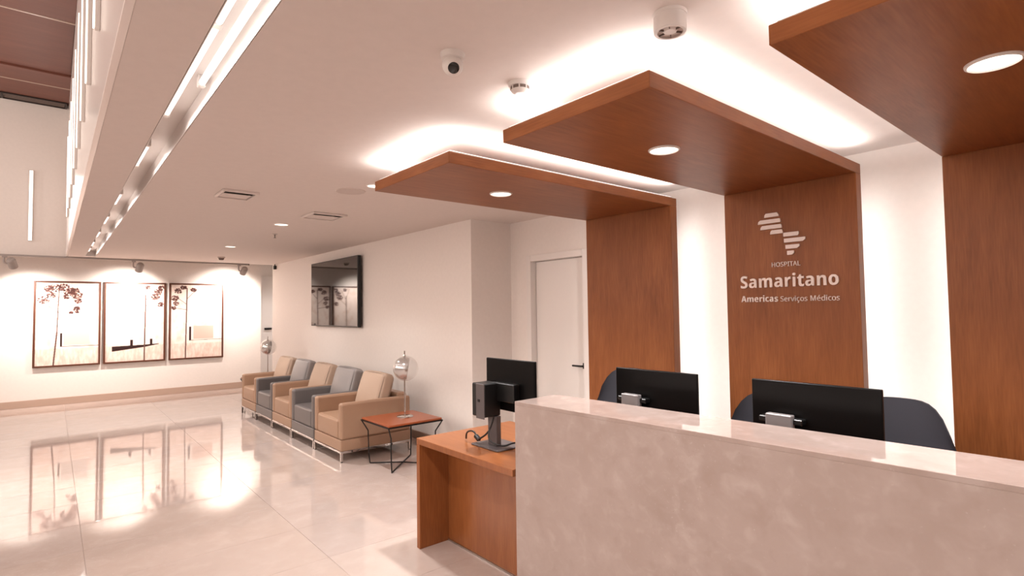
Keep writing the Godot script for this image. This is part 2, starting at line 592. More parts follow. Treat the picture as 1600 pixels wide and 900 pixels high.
	d2.name = "door_2"
	d2.position = Vector3(4.15, 0, FAR - 1.39)
	add_child(d2)
	d2.set_meta("kind", "structure")
	d2.set_meta("label", "pale door with black handle in the passage beside the pictures")
	part(d2, "leaf", box(Vector3(-0.5, 0.0, 0.01), Vector3(0.5, 2.55, 0.05), 0.004), M.door_paint)
	part(d2, "handle", box(Vector3(-0.1, 1.21, 0.05), Vector3(0.07, 1.26, 0.09), 0.006), M.black_metal, Vector3.ZERO, "black handle")

# ------------------------------------------------------------------ fittings on the ceilings
func downlight(called: String, label: String, at: Vector3, r: float, energy: float, group := "", angle := 62.0) -> void:
	var t := thing(called, label, "downlight", at, 0.0, group)
	part(t, "trim_ring", lathe([Vector2(r, 0.0), Vector2(r + 0.007, 0.0), Vector2(r + 0.006, -0.005), Vector2(r - 0.002, -0.009), Vector2(r - 0.004, -0.002)], 36), M.white_plastic)
	part(t, "lamp_disc", lathe([Vector2(0.0, -0.003), Vector2(r, -0.003), Vector2(r, -0.0005)], 36), M.lamp_face)
	spot("downlight_lamp", Vector3(0, -0.02, 0), Vector3.DOWN, energy, angle, r * 0.8, NEUTRAL, t)

func build_ceiling_fittings() -> void:
	# slot with fluorescent tubes
	var slot := thing("slot_light", "long white ceiling slot with tube lamps running to the picture wall", "slot light", Vector3(0.4925, CEIL, -4.9))
	var hl := 7.05
	part(slot, "housing", boxes([[Vector3(-0.07, 0.1, -hl), Vector3(0.07, 0.12, hl)], [Vector3(-0.07, 0.0, -hl), Vector3(-0.0665, 0.1, hl)], [Vector3(0.0665, 0.0, -hl), Vector3(0.07, 0.1, hl)], [Vector3(-0.0665, 0.0, -hl), Vector3(0.0665, 0.1, -hl + 0.01)]]), M.white_plastic)
	var long_tube := tube([Vector3(0, 0, -0.58), Vector3(0, 0, 0.58)], 0.014, 12)
	var short_tube := tube([Vector3(0, 0, -0.29), Vector3(0, 0, 0.29)], 0.014, 12)
	var holder := box(Vector3(-0.016, -0.016, -0.02), Vector3(0.016, 0.038, 0.02), 0.003)
	var runs := []
	for i in 4:
		runs.append([0.033, 1.3 - i * 1.2, 0.58])
		runs.append([-0.033, 0.75 - i * 1.2, 0.58])
	for z in [-4.45, -6.25, -7.7, -9.1, -10.35, -11.3]:
		runs.append([-0.04, z, 0.29])
	for q in runs:
		var l := part(slot, "tube_lamp", long_tube if q[2] > 0.4 else short_tube, M.tube_glow, Vector3(q[0], 0.062, q[1] + 4.9))
		for e in [-1.0, 1.0]:
			part(l, "lamp_holder", holder, M.white_plastic, Vector3(0, 0, e * (q[2] + 0.02)))
		area("slot_lamp", Vector3(q[0], 0.04, q[1] + 4.9), Vector3.DOWN, Vector3.BACK, q[2] * 2.0, 0.03, E_SLOT * q[2] * 0.6, NEUTRAL, slot)

	downlight("ceiling_downlight", "round white downlight in the hall ceiling close to the wood canopy corner", Vector3(2.0, CEIL, -4.11), 0.06, E_DOWN)
	downlight("ceiling_downlight_001", "round white downlight in the hall ceiling between sprinkler and air diffuser", Vector3(2.02, CEIL, -6.55), 0.075, E_DOWN)
	downlight("ceiling_downlight_002", "round white downlight in the hall ceiling towards the track spotlights", Vector3(2.07, CEIL, -9.15), 0.075, E_DOWN)

	# air diffusers
	diffuser("air_diffuser", "white ceiling air diffuser with dark slot beside the light slot", Vector3(1.2, CEIL, -5.1), 0.28, 0.34)
	diffuser("air_diffuser_001", "square white ceiling air diffuser above the armchairs", Vector3(2.2, CEIL, -5.72), 0.36, 0.38)
	var ro := thing("round_speaker", "flat round grey ceiling speaker beside the canopy corner", "speaker", Vector3(1.93, CEIL, -4.42))
	part(ro, "rim", lathe([Vector2(0.105, -0.004), Vector2(0.12, -0.006), Vector2(0.125, 0.0)], 36), M.cream_plastic)
	part(ro, "grille", lathe([Vector2(0.0, -0.005), Vector2(0.106, -0.004), Vector2(0.106, 0.0)], 36), M.cream_plastic)

	# sprinkler
	var sp := thing("sprinkler", "small metal sprinkler head hanging from the hall ceiling", "sprinkler", Vector3(2.2, CEIL, -7.4))
	part(sp, "escutcheon", lathe([Vector2(0.0, -0.012), Vector2(0.02, -0.01), Vector2(0.036, 0.0)], 20), M.aluminium)
	part(sp, "body", lathe([Vector2(0.0, -0.05), Vector2(0.007, -0.048), Vector2(0.008, -0.02), Vector2(0.012, -0.01), Vector2(0.012, 0.0)], 16), M.vent_grey)
	part(sp, "deflector", lathe([Vector2(0.0, -0.055), Vector2(0.015, -0.054), Vector2(0.015, -0.05), Vector2(0.0, -0.049)], 20), M.vent_grey)

	# small detector near the far end
	var sd := thing("motion_sensor", "small grey ceiling sensor near the track spotlights", "sensor", Vector3(2.33, CEIL, -10.95))
	part(sd, "base", lathe([Vector2(0.0, -0.02), Vector2(0.06, -0.018), Vector2(0.065, 0.0)], 24), M.cream_plastic)
	part(sd, "lens", lathe([Vector2(0.0, -0.06), Vector2(0.035, -0.055), Vector2(0.05, -0.02)], 24), M.vent_grey)

	var cs := thing("corner_sensor", "tiny dark sensor high in the corner at the passage", "sensor", Vector3(TVX - 0.03, CEIL, -12.0))
	part(cs, "body", box(Vector3(-0.025, -0.11, -0.03), Vector3(0.03, -0.03, 0.03), 0.008), M.black_plastic)
	part(cs, "bracket", box(Vector3(-0.008, -0.032, -0.01), Vector3(0.01, 0.0, 0.01), 0.002), M.grey_plastic)

	# dome security camera
	var cc := thing("security_camera", "white turret security camera with black lens on ceiling", "camera", Vector3(1.215, CEIL, -1.80))
	part(cc, "base", lathe([Vector2(0.03, -0.028), Vector2(0.046, -0.022), Vector2(0.05, 0.0)], 28), M.white_plastic)
	var look := Vector3(-0.35, -0.62, 0.7).normalized()
	var tb2 := Basis(look.cross(Vector3.RIGHT).normalized(), look, look.cross(look.cross(Vector3.RIGHT).normalized()).normalized() * -1.0)
	tb2 = Basis(Quaternion(Vector3.UP, look))
	var ball := begin()
	add_dome(ball, 0.042, 0.5, PI, Transform3D(tb2, Vector3(0, -0.047, 0)))
	add_lathe(ball, [Vector2(0.0201, 0.0369), Vector2(0.0201, 0.034)], 28, Transform3D(tb2, Vector3(0, -0.047, 0)))
	part(cc, "ball", ball.commit(), M.white_plastic, Vector3.ZERO)
	var eye := begin()
	add_dome(eye, 0.0425, 0.0, 0.56, Transform3D(tb2, Vector3(0, -0.047, 0)))
	part(cc, "lens", eye.commit(), M.screen_glass, Vector3.ZERO, "glossy black lens")

	# smoke detectors
	var s1 := thing("smoke_detector", "round white smoke detector with dark vents between camera and canopy", "smoke detector", Vector3(1.615, CEIL, -1.85))
	part(s1, "base", lathe([Vector2(0.0, -0.02), Vector2(0.052, -0.018), Vector2(0.055, -0.003), Vector2(0.055, 0.0)], 32), M.white_plastic)
	part(s1, "vent_ring", lathe([Vector2(0.036, -0.032), Vector2(0.043, -0.032), Vector2(0.043, -0.018)], 32), M.vent_grey)
	part(s1, "cover", lathe([Vector2(0.0, -0.05), Vector2(0.022, -0.049), Vector2(0.038, -0.041), Vector2(0.042, -0.032), Vector2(0.036, -0.031)], 32), M.white_plastic)
	for k in 8:
		var a := TAU * k / 8
		part(s1, "rib", box(Vector3(-0.003, -0.033, 0.035), Vector3(0.003, -0.018, 0.0445)), M.white_plastic).rotation.y = a
	var s2 := thing("alarm_sounder", "tall round white ceiling alarm unit with grilled face", "alarm", Vector3(1.645, CEIL, -1.08))
	part(s2, "base", lathe([Vector2(0.0, -0.01), Vector2(0.058, -0.01), Vector2(0.06, 0.0)], 36), M.white_plastic)
	part(s2, "body", lathe([Vector2(0.044, -0.066), Vector2(0.054, -0.066), Vector2(0.056, -0.062), Vector2(0.056, -0.01)], 36), M.white_plastic)
	part(s2, "face", lathe([Vector2(0.0, -0.058), Vector2(0.044, -0.058), Vector2(0.044, -0.066)], 36), M.cream_plastic)
	part(s2, "face_plate", lathe([Vector2(0.0, -0.064), Vector2(0.02, -0.064), Vector2(0.026, -0.058)], 24), M.white_plastic)
	for k in 6:
		part(s2, "vane", box(Vector3(-0.002, -0.064, 0.024), Vector3(0.002, -0.056, 0.044)), M.vent_grey).rotation.y = TAU * k / 6

	# air grille at the end of the brown ceiling
	var ag := thing("linear_grille", "long dark framed air grille in the brown upper ceiling", "grille", Vector3(-0.9, VOID_CEIL, -12.06))
	part(ag, "frame", boxes([[Vector3(-2.0, -0.02, -0.16), Vector3(1.04, 0.04, -0.135)], [Vector3(-2.0, -0.02, 0.13), Vector3(1.04, 0.04, 0.155)], [Vector3(0.2, -0.02, -0.135), Vector3(0.225, 0.04, 0.13)], [Vector3(1.015, -0.02, -0.135), Vector3(1.04, 0.04, 0.13)], [Vector3(-2.0, -0.02, -0.135), Vector3(-1.975, 0.04, 0.13)]]), M.dark_bronze)
	part(ag, "backing", box(Vector3(-2.0, 0.05, -0.16), Vector3(1.04, 0.058, 0.155)), M.galvanised)
	for k in 6:
		part(ag, "blade", box(Vector3(-1.97, -0.008, -0.118 + k * 0.045), Vector3(1.01, -0.002, -0.092 + k * 0.045)), M.vent_grey)

	# track with spotlights in front of the pictures
	var tr := thing("track_rail", "white ceiling track along the picture wall carrying spotlights", "track", Vector3(0, CEIL, BULK + 0.05))
	part(tr, "rail", box(Vector3(-3.4, -0.03, -0.018), Vector3(3.1, 0.0, 0.018), 0.003), M.rail_white)
	part(tr, "end_cap", box(Vector3(3.1, -0.03, -0.018), Vector3(3.12, 0.0, 0.018), 0.003), M.vent_grey)
	var heads := [[-0.62, Vector3(-0.2, 1.4, 0)], [1.13, Vector3(1.1, 1.7, 0)], [2.92, Vector3(2.9, 1.8, 0)]]
	for i in 3:
		var h: Array = heads[i]
		var t := thing("track_spotlight" if i == 0 else "track_spotlight_%03d" % i, "white cylinder spotlight hanging from the track " + ["beside the picture with the whole tree", "over the picture with the dark wedge", "closest to the passage"][i], "spotlight", Vector3(h[0], CEIL - 0.03, BULK + 0.05), 0.0, "track spotlights")
		var aim := (Vector3(h[1].x, h[1].y, FAR) - (t.position + Vector3(0.11, -0.1, 0))).normalized()
		var c := Vector3(0.1, -0.115, 0.0)
		var b := Basis(Quaternion(Vector3.UP, aim))
		part(t, "adapter", box(Vector3(-0.025, -0.025, -0.016), Vector3(0.04, 0.0, 0.016), 0.003), M.rail_white)
		part(t, "stem", tube(curve([Vector3(0.0, -0.02, 0), Vector3(0.002, -0.1, 0), Vector3(0.04, -0.125, 0), c]), 0.014, 10), M.rail_white)
		part(t, "head", lathe([Vector2(0.0, -0.09), Vector2(0.045, -0.085), Vector2(0.06, -0.06), Vector2(0.06, 0.085), Vector2(0.053, 0.085), Vector2(0.05, 0.06)], 28, Transform3D(b, c)), M.rail_white)
		part(t, "lamp_disc", lathe([Vector2(0.052, 0.055), Vector2(0.0, 0.055)], 28, Transform3D(b, c)), M.lamp_face)
		spot("spot_lamp", c + aim * 0.095, aim, E_WASH, 54.0, 0.045, WARM, t)

	# light bars of the double-height part
	var lb := thing("wall_light_bar", "slim upright light bar glowing on the upper wall over the pictures", "wall light", Vector3(-0.306, 2.9, BULK))
	part(lb, "housing", box(Vector3(-0.028, -0.01, 0.0), Vector3(0.028, 1.19, 0.03), 0.004), M.white_plastic)
	part(lb, "lamp_strip", box(Vector3(-0.022, 0.0, 0.03), Vector3(0.022, 1.18, 0.036)), M.bar_glow)
	area("bar_lamp", Vector3(0, 0.59, 0.045), Vector3.BACK, Vector3.UP, 1.18, 0.04, 0.5, NEUTRAL, lb)
	for i in 9:
		var fb := thing("upstand_light_bar" if i == 0 else "upstand_light_bar_%03d" % i, "slim upright light bar on the glossy white upstand beside the ceiling slot", "wall light", Vector3(FASC, 3.08, -3.43 - 0.86 * i), 0.0, "light bars on the white upstand")
		part(fb, "housing", box(Vector3(-0.024, -0.008, -0.022), Vector3(0.0, 1.19, 0.022), 0.003), M.white_plastic)
		part(fb, "lamp_strip", box(Vector3(-0.031, 0.0, -0.02), Vector3(-0.024, 1.18, 0.02)), M.bar_glow)
		area("bar_lamp", Vector3(-0.036, 0.59, 0), Vector3.LEFT, Vector3.UP, 1.18, 0.04, 0.45, NEUTRAL, fb)
	downlight("passage_downlight", "round downlight in the ceiling of the passage beside the picture wall", Vector3(4.3, 2.95, FAR - 0.2), 0.075, 4.5)
	var k2 := 0
	for z in [-11.0, -8.8, -6.6, -4.4, -2.2, 0.0, 2.2]:
		k2 += 1
		var l := thing("wall_light_bar_%03d" % k2, "slim upright light bar glowing on the long side wall of the atrium", "wall light", Vector3(LEFTX, 1.9, z), 0.0, "light bars on the atrium side wall")
		part(l, "housing", box(Vector3(0.0, -0.01, -0.04), Vector3(0.03, 2.61, 0.04), 0.004), M.white_plastic)
		part(l, "lamp_strip", box(Vector3(0.03, 0.0, -0.032), Vector3(0.036, 2.6, 0.032)), M.bar_glow)
		area("bar_lamp", Vector3(0.045, 1.3, 0), Vector3.RIGHT, Vector3.UP, 2.6, 0.06, E_BAR, WARM, l)

func diffuser(called: String, label: String, at: Vector3, w: float, d: float) -> void:
	var t := thing(called, label, "air diffuser", at)
	var x := w / 2
	var z := d / 2
	var f := 0.02
	part(t, "frame", boxes([[Vector3(-x, -0.02, -z), Vector3(x, 0, -z + f)], [Vector3(-x, -0.02, z - f), Vector3(x, 0, z)], [Vector3(-x, -0.02, -z + f), Vector3(-x + f, 0, z - f)], [Vector3(x - f, -0.02, -z + f), Vector3(x, 0, z - f)]], 0.002), M.ceiling_paint)
	var k := 0.004
	part(t, "duct", boxes([[Vector3(-x + k, 0.0, -z + k), Vector3(-x + k + 0.002, 0.3, z - k)], [Vector3(x - k - 0.002, 0.0, -z + k), Vector3(x - k, 0.3, z - k)], [Vector3(-x + k, 0.0, -z + k), Vector3(x - k, 0.3, -z + k + 0.002)], [Vector3(-x + k, 0.0, z - k - 0.002), Vector3(x - k, 0.3, z - k)], [Vector3(-x + k, 0.3, -z + k), Vector3(x - k, 0.302, z - k)]]), M.galvanised)
	part(t, "plate", box(Vector3(-x + 0.03, -0.012, -z + 0.03), Vector3(x - 0.03, -0.006, z - 0.14), 0.002), M.ceiling_paint)
	part(t, "blade", box(Vector3(-x + f, -0.004, z - 0.06), Vector3(x - f, 0.03, z - 0.056)), M.galvanised)

# ------------------------------------------------------------------ reception
func build_reception() -> void:
	var labels := ["wood panel with canopy beside the white door", "wood panel with canopy carrying the white hospital lettering", "wood panel with canopy on the counter side away from the door"]
	var spans := [[-3.49, -2.565, 1.70], [-2.1, -1.22, 1.715], [-0.785, 0.1, 1.745]]
	for i in 3:
		var z0: float = spans[i][0]
		var z1: float = spans[i][1]
		var x0: float = spans[i][2]
		var t := thing("wood_canopy" if i == 0 else "wood_canopy_%03d" % i, "tall " + labels[i], "wood canopy", Vector3(PANX, 0, (z0 + z1) / 2), 0.0, "wood canopies behind the counter")
		var h := (z1 - z0) / 2
		var dx := x0 - PANX
		part(t, "panel", box(Vector3(0, 0.0, -h), Vector3(0.085, CAN, h), 0.002), M.veneer_upright)
		part(t, "canopy", box(Vector3(dx, CAN, -h), Vector3(0.085, CAN + 0.066, h), 0.002), M.veneer_along_x)
		# light channels on top
		var y := CAN + 0.066
		var i0 := 0.02
		var i1 := 0.045
		part(t, "light_channel", boxes([[Vector3(dx + i0, y, -h + i0), Vector3(0.05, y + 0.012, -h + i1)], [Vector3(dx + i0, y, h - i1), Vector3(0.05, y + 0.012, h - i0)], [Vector3(dx + i0, y, -h + i1), Vector3(dx + i1, y + 0.012, h - i1)]]), M.aluminium)
		i0 = 0.024
		i1 = 0.041
		part(t, "light_strip", boxes([[Vector3(dx + i0, y + 0.012, -h + i0), Vector3(0.046, y + 0.015, -h + i1)], [Vector3(dx + i0, y + 0.012, h - i1), Vector3(0.046, y + 0.015, h - i0)], [Vector3(dx + i0, y + 0.012, -h + i1), Vector3(dx + i1, y + 0.015, h - i1)]]), M.strip_glow)
		var lx := -dx
		for s in [-1.0, 1.0]:
			area("strip_lamp", Vector3(dx / 2 + 0.05, y + 0.018, s * (h - 0.0325)), Vector3.UP, Vector3.RIGHT, lx - 0.02, 0.017, E_COVE * lx, NEUTRAL, t)
			# upright strips behind the panel
			part(t, "back_light_strip", box(Vector3(0.085, 0.1, s * (h - 0.06) - 0.008), Vector3(0.09, CAN - 0.05, s * (h - 0.06) + 0.008)), M.strip_glow)
			area("back_lamp", Vector3(0.096, CAN / 2, s * (h - 0.06)), Vector3.RIGHT, Vector3.UP, CAN - 0.2, 0.016, E_BACK, NEUTRAL, t)
		area("strip_lamp", Vector3(dx + 0.0325, y + 0.018, 0), Vector3.UP, Vector3.BACK, 2 * h - 0.09, 0.017, E_COVE * h * 2, NEUTRAL, t)
		for s in [-1.0, 1.0]:
			part(t, "stand_off", box(Vector3(0.085, 0.0, s * (h - 0.25) - 0.03), Vector3(RECX - PANX, CAN - 0.1, s * (h - 0.25) + 0.03)), M.black_metal)
	downlight("canopy_downlight", "round white downlight under the wood canopy beside the door", Vector3(2.45, CAN, -3.03), 0.075, E_CANDOWN)
	downlight("canopy_downlight_001", "round white downlight under the wood canopy with the lettering", Vector3(2.46, CAN, -1.67), 0.075, E_CANDOWN)
	downlight("canopy_downlight_002", "round white downlight under the wood canopy farthest from the door", Vector3(2.48, CAN, -0.35), 0.075, E_CANDOWN)
	build_sign()

	# stone counter
	var ct := thing("reception_counter", "long beige stone reception counter with polished top", "counter", Vector3(1.951, 0, -2.317), 0.042)
	var zb := 3.9
	var cw := 0.335
	part(ct, "front_slab", box(Vector3(0.0, 0.0, 0.0), Vector3(0.025, 1.1, zb), 0.0015), M.counter_stone)
	part(ct, "top_slab", box(Vector3(0.0, 1.1, 0.0), Vector3(cw, 1.12, zb), 0.0015), M.counter_stone_polished)
	part(ct, "end_slab", box(Vector3(0.025, 0.0, 0.0), Vector3(cw, 1.1, 0.025), 0.0015), M.counter_stone)
	part(ct, "end_slab", box(Vector3(0.025, 0.0, zb - 0.025), Vector3(cw, 1.1, zb), 0.0015), M.counter_stone)
	part(ct, "inner_panel", box(Vector3(cw - 0.02, 0.0, 0.025), Vector3(cw, 1.1, zb - 0.025)), M.veneer_upright)

	# wooden desk beside the counter
	var dk := thing("side_desk", "wooden desk beside the stone counter holding one monitor", "desk", Vector3(1.945, 0, -3.37))
	var dl := 1.035
	part(dk, "desktop", box(Vector3(0.0, 0.705, 0.0), Vector3(0.84, 0.745, dl), 0.002), M.veneer_along_z)
	part(dk, "end_panel", box(Vector3(0.0, 0.0, 0.0), Vector3(0.82, 0.705, 0.04), 0.002), M.veneer_upright)
	part(dk, "modesty_panel", box(Vector3(0.235, 0.012, 0.04), Vector3(0.26, 0.705, dl)), M.veneer_along_z)
	part(dk, "base_strip", box(Vector3(0.225, 0.0, 0.04), Vector3(0.26, 0.012, dl)), M.aluminium)

	# staff worktop hidden behind the counter
	var wk := thing("staff_worktop", "wooden staff worktop behind the stone counter carrying two monitors", "worktop", Vector3(2.47, 0, -0.6))
	part(wk, "worktop", box(Vector3(0.0, 0.705, -1.69), Vector3(0.62, 0.745, 2.28), 0.002), M.veneer_along_z)
	part(wk, "support_panel", box(Vector3(0.02, 0.0, -1.66), Vector3(0.58, 0.705, -1.62), 0.002), M.veneer_upright)
	part(wk, "support_panel", box(Vector3(0.02, 0.0, 2.2), Vector3(0.58, 0.705, 2.24), 0.002), M.veneer_upright)

	monitor("computer_monitor", "black monitor with a small computer on its back, standing on the wooden desk", Vector3(2.25, 0.745, -2.71 ), 0.48, 0.33, 0.93 - 0.745 + 0.045, true)
	monitor("computer_monitor_001", "black monitor seen from behind at the counter, before the panel by the door", Vector3(2.68, 0.745, -1.92), 0.555, 0.325, 0.19, false)
	monitor("computer_monitor_002", "black monitor seen from behind at the counter, below the white lettering", Vector3(2.68, 0.745, -1.06), 0.56, 0.33, 0.19, false)

	# small things on the desk
	var ph := thing("desk_phone", "white desk telephone with dark handset beside the monitor on the wooden desk", "telephone", Vector3(2.52, 0.745, -2.74), 0.3)
	part(ph, "base", prism(PackedVector2Array([Vector2(-0.1, 0), Vector2(0.1, 0), Vector2(0.1, 0.075), Vector2(0.085, 0.08), Vector2(-0.1, 0.03)]), 0.17, Transform3D(Basis(), Vector3(0, 0, -0.085))), M.white_plastic)
	part(ph, "handset", cushion(Vector3(0.19, 0.03, 0.045), 0.012, Vector3.ZERO, Transform3D(Basis(Vector3.BACK, 0.24), Vector3(0, 0.075, -0.05)), 1), M.black_plastic, Vector3.ZERO, "dark handset")
	part(ph, "keypad", box(Vector3(-0.07, 0.0, 0.0), Vector3(0.04, 0.006, 0.06), 0.002), M.grey_plastic, Vector3(0, 0.052, 0.005)).rotation.z = 0.24
	var cb := begin()
	add_tube(cb, curve([Vector3(-0.02, 0.012, -0.30), Vector3(-0.03, 0.06, -0.27), Vector3(-0.03, 0.075, -0.2), Vector3(-0.04, 0.045, -0.14), Vector3(-0.07, 0.055, -0.08), Vector3(-0.05, 0.11, -0.01), Vector3(-0.03, 0.2, 0.02)]), 0.006, 7)
	var cable := thing("monitor_cable", "black cables looping across the wooden desk behind the monitor", "cable", Vector3(2.18, 0.745, -2.78))
	part(cable, "cord", cb.commit(), M.black_plastic)
	var cb2 := begin()
	add_tube(cb2, curve([Vector3(-0.05, 0.13, 0.0), Vector3(-0.08, 0.07, 0.04), Vector3(-0.03, 0.035, 0.1), Vector3(0.05, 0.045, 0.13), Vector3(0.12, 0.02, 0.14), Vector3(0.2, 0.012, 0.1)]), 0.005, 7)
	part(cable, "cord", cb2.commit(), M.black_plastic)
	part(cable, "plug", cushion(Vector3(0.03, 0.025, 0.05), 0.008, Vector3.ZERO, Transform3D(Basis(Vector3.RIGHT, 0.5), Vector3(-0.042, 0.047, -0.14)), 1), M.black_plastic)

	task_chair("task_chair", "blue grey office chair behind the monitor in front of the panel by the door", Vector3(3.3, 0, -2.72), 1.15)
	task_chair("task_chair_001", "dark office chair half hidden behind the monitor below the lettering, nearer the panel", Vector3(3.42, 0, -1.66), 1.06)
	task_chair("task_chair_002", "dark office chair with broad round back before the white wall strip", Vector3(3.25, 0, -0.93), 1.125)

func monitor(called: String, label: String, at: Vector3, w: float, h: float, low: float, with_computer: bool) -> void:
	# stands with its back to -x
	var t := thing(called, label, "monitor", at)
	part(t, "casing", cushion(Vector3(0.022, h, w), 0.006, Vector3.ZERO, Transform3D(Basis(), Vector3(0, low + h / 2, 0)), 1), M.monitor_back)
	part(t, "screen", box(Vector3(0.0105, low + 0.016, -w / 2 + 0.008), Vector3(0.0125, low + h - 0.008, w / 2 - 0.008)), M.screen_glass)
	var px := -0.06
	var pz := -0.095 if with_computer else -0.125
	if with_computer:
		part(t, "stand_post", box(Vector3(px - 0.02, 0.012, pz - 0.045), Vector3(px + 0.02, 0.2, pz + 0.045), 0.004), M.grey_plastic)
		part(t, "stand_base", box(Vector3(px - 0.08, 0.0, pz - 0.15), Vector3(px + 0.14, 0.012, pz + 0.13), 0.004), M.grey_plastic)
		part(t, "arm", box(Vector3(px, low + h * 0.2, pz - 0.03), Vector3(-0.011, low + h * 0.55, 0.1), 0.004), M.black_plastic)
		var pc := part(t, "computer_box", box(Vector3(px - 0.10, 0.2, pz - 0.105), Vector3(px + 0.03, 0.41, pz + 0.03), 0.006), M.black_plastic)
		part(pc, "front_bezel", box(Vector3(px - 0.105, 0.19, pz - 0.055), Vector3(px - 0.099, 0.41, pz + 0.03), 0.002), M.grey_plastic)
		part(pc, "port", box(Vector3(px - 0.107, 0.295, pz - 0.035), Vector3(px - 0.104, 0.312, pz - 0.012)), M.black_plastic)
	else:
		part(t, "stand_post", box(Vector3(px - 0.02, 0.012, pz - 0.06), Vector3(px + 0.02, 0.372, pz + 0.06), 0.004), M.silver_plastic, Vector3.ZERO, "silver stand post")
		part(t, "stand_base", box(Vector3(px - 0.1, 0.0, pz - 0.13), Vector3(px + 0.12, 0.012, pz + 0.13), 0.004), M.silver_plastic)
		part(t, "arm", box(Vector3(px + 0.0, low + h * 0.42, pz - 0.1), Vector3(-0.011, low + h * 0.5, pz + 0.1), 0.004), M.black_plastic)

func task_chair(called: String, label: String, at: Vector3, top: float) -> void:
	var t := thing(called, label, "office chair", at, 0.0, "office chairs behind the counter")
	# curved shell back, hollow towards -x
	var st := begin()
	var w := 0.3
	var low := 0.52
	var nu := 14
	var nv := 12
	var grid := []
	for side in 2:
		var rows := []
		for i in nu + 1:
			var row := []
			var u := lerpf(-1.0, 1.0, float(i) / nu)
			for j in nv + 1:
				var v := float(j) / nv
				var edge := pow(absf(u), 4.2)
				var y := low + (top - low) * (v * (1.0 - 0.24 * edge))
				var half := w * (0.86 + 0.14 * sin(PI * minf(v * 1.15, 1.0)))
				var z := u * half * (1.0 - 0.12 * pow(v, 6.0))
				var x := 0.16 - 0.11 * u * u + 0.05 * v + (0.0 if side == 0 else 0.045 * (1.0 - 0.55 * maxf(absf(u), v) ** 6.0))
				row.append(Vector3(x, y, z))
			rows.append(row)
		grid.append(rows)
	for side in 2:
		var g: Array = grid[side]
		var nrm := []
		for i in nu + 1:
			var row := []
			for j in nv + 1:
				var du: Vector3 = g[mini(i + 1, nu)][j] - g[maxi(i - 1, 0)][j]
				var dv: Vector3 = g[i][mini(j + 1, nv)] - g[i][maxi(j - 1, 0)]
				var n := du.cross(dv).normalized()
				if (n.x > 0.0) != (side == 1):
					n = -n
				row.append(n)
			nrm.append(row)
		for i in nu:
			for j in nv:
				quad4(st, [g[i][j], g[i + 1][j], g[i + 1][j + 1], g[i][j + 1]], [nrm[i][j], nrm[i + 1][j], nrm[i + 1][j + 1], nrm[i][j + 1]])
	for j in nv:
		for i in [0, nu]:
			quad(st, grid[0][i][j], grid[0][i][j + 1], grid[1][i][j + 1], grid[1][i][j], Vector3(0, 0, -1 if i == 0 else 1))
	for i in nu:
		quad(st, grid[0][i][nv], grid[0][i + 1][nv], grid[1][i + 1][nv], grid[1][i][nv], Vector3.UP)
		quad(st, grid[0][i][0], grid[0][i + 1][0], grid[1][i + 1][0], grid[1][i][0], Vector3.DOWN)
	part(t, "backrest", st.commit(), M.chair_fabric)
	part(t, "seat", cushion(Vector3(0.48, 0.09, 0.5), 0.035, Vector3(0, 0.015, 0), Transform3D(Basis(), Vector3(-0.08, 0.47, 0)), 3), M.chair_fabric)
	part(t, "back_bracket", tube([Vector3(0.1, 0.43, 0), Vector3(0.2, 0.45, 0), Vector3(0.22, 0.6, 0)], 0.02, 8), M.black_plastic)
	part(t, "column", lathe([Vector2(0.028, 0.1), Vector2(0.028, 0.28), Vector2(0.022, 0.28), Vector2(0.022, 0.43)], 16), M.chrome)
	for k in 5:
		var a := TAU * k / 5
		var d := Vector3(cos(a), 0, sin(a))
		part(t, "leg", tube([Vector3(0, 0.12, 0), d * 0.28 + Vector3(0, 0.075, 0)], 0.018, 8), M.black_plastic)
		part(t, "caster", lathe([Vector2(0, -0.012), Vector2(0.027, -0.012), Vector2(0.03, 0), Vector2(0.027, 0.012), Vector2(0, 0.012)], 14, Transform3D(Basis(Vector3.RIGHT, PI / 2), d * 0.28 + Vector3(0, 0.03, 0))), M.black_plastic)

# lettering: each character its own raised piece
func lettering(parent: Node3D, text: String, mid_x: float, base_y: float, width: float, weight: int, depth: float) -> void:
	var font := SystemFont.new()
	font.font_names = PackedStringArray(["Droid Sans"])
	font.font_weight = weight
	var fs := 64
	var full := font.get_string_size(text, HORIZONTAL_ALIGNMENT_LEFT, -1, fs).x
	var px := width / full
	for i in text.length():
		var ch := text.substr(i, 1)
		if ch == " ":
			continue
		var tm := TextMesh.new()
		tm.text = ch
		tm.font = font
		tm.font_size = fs
		tm.pixel_size = px
		tm.depth = depth
		tm.curve_step = 1.5
		tm.horizontal_alignment = HORIZONTAL_ALIGNMENT_LEFT
		tm.vertical_alignment = VERTICAL_ALIGNMENT_BOTTOM
		var off := font.get_string_size(text.substr(0, i), HORIZONTAL_ALIGNMENT_LEFT, -1, fs).x * px
		part(parent, "letter", tm, M.sign_white, Vector3(mid_x - width / 2 + off, base_y - font.get_descent(fs) * px, depth / 2))

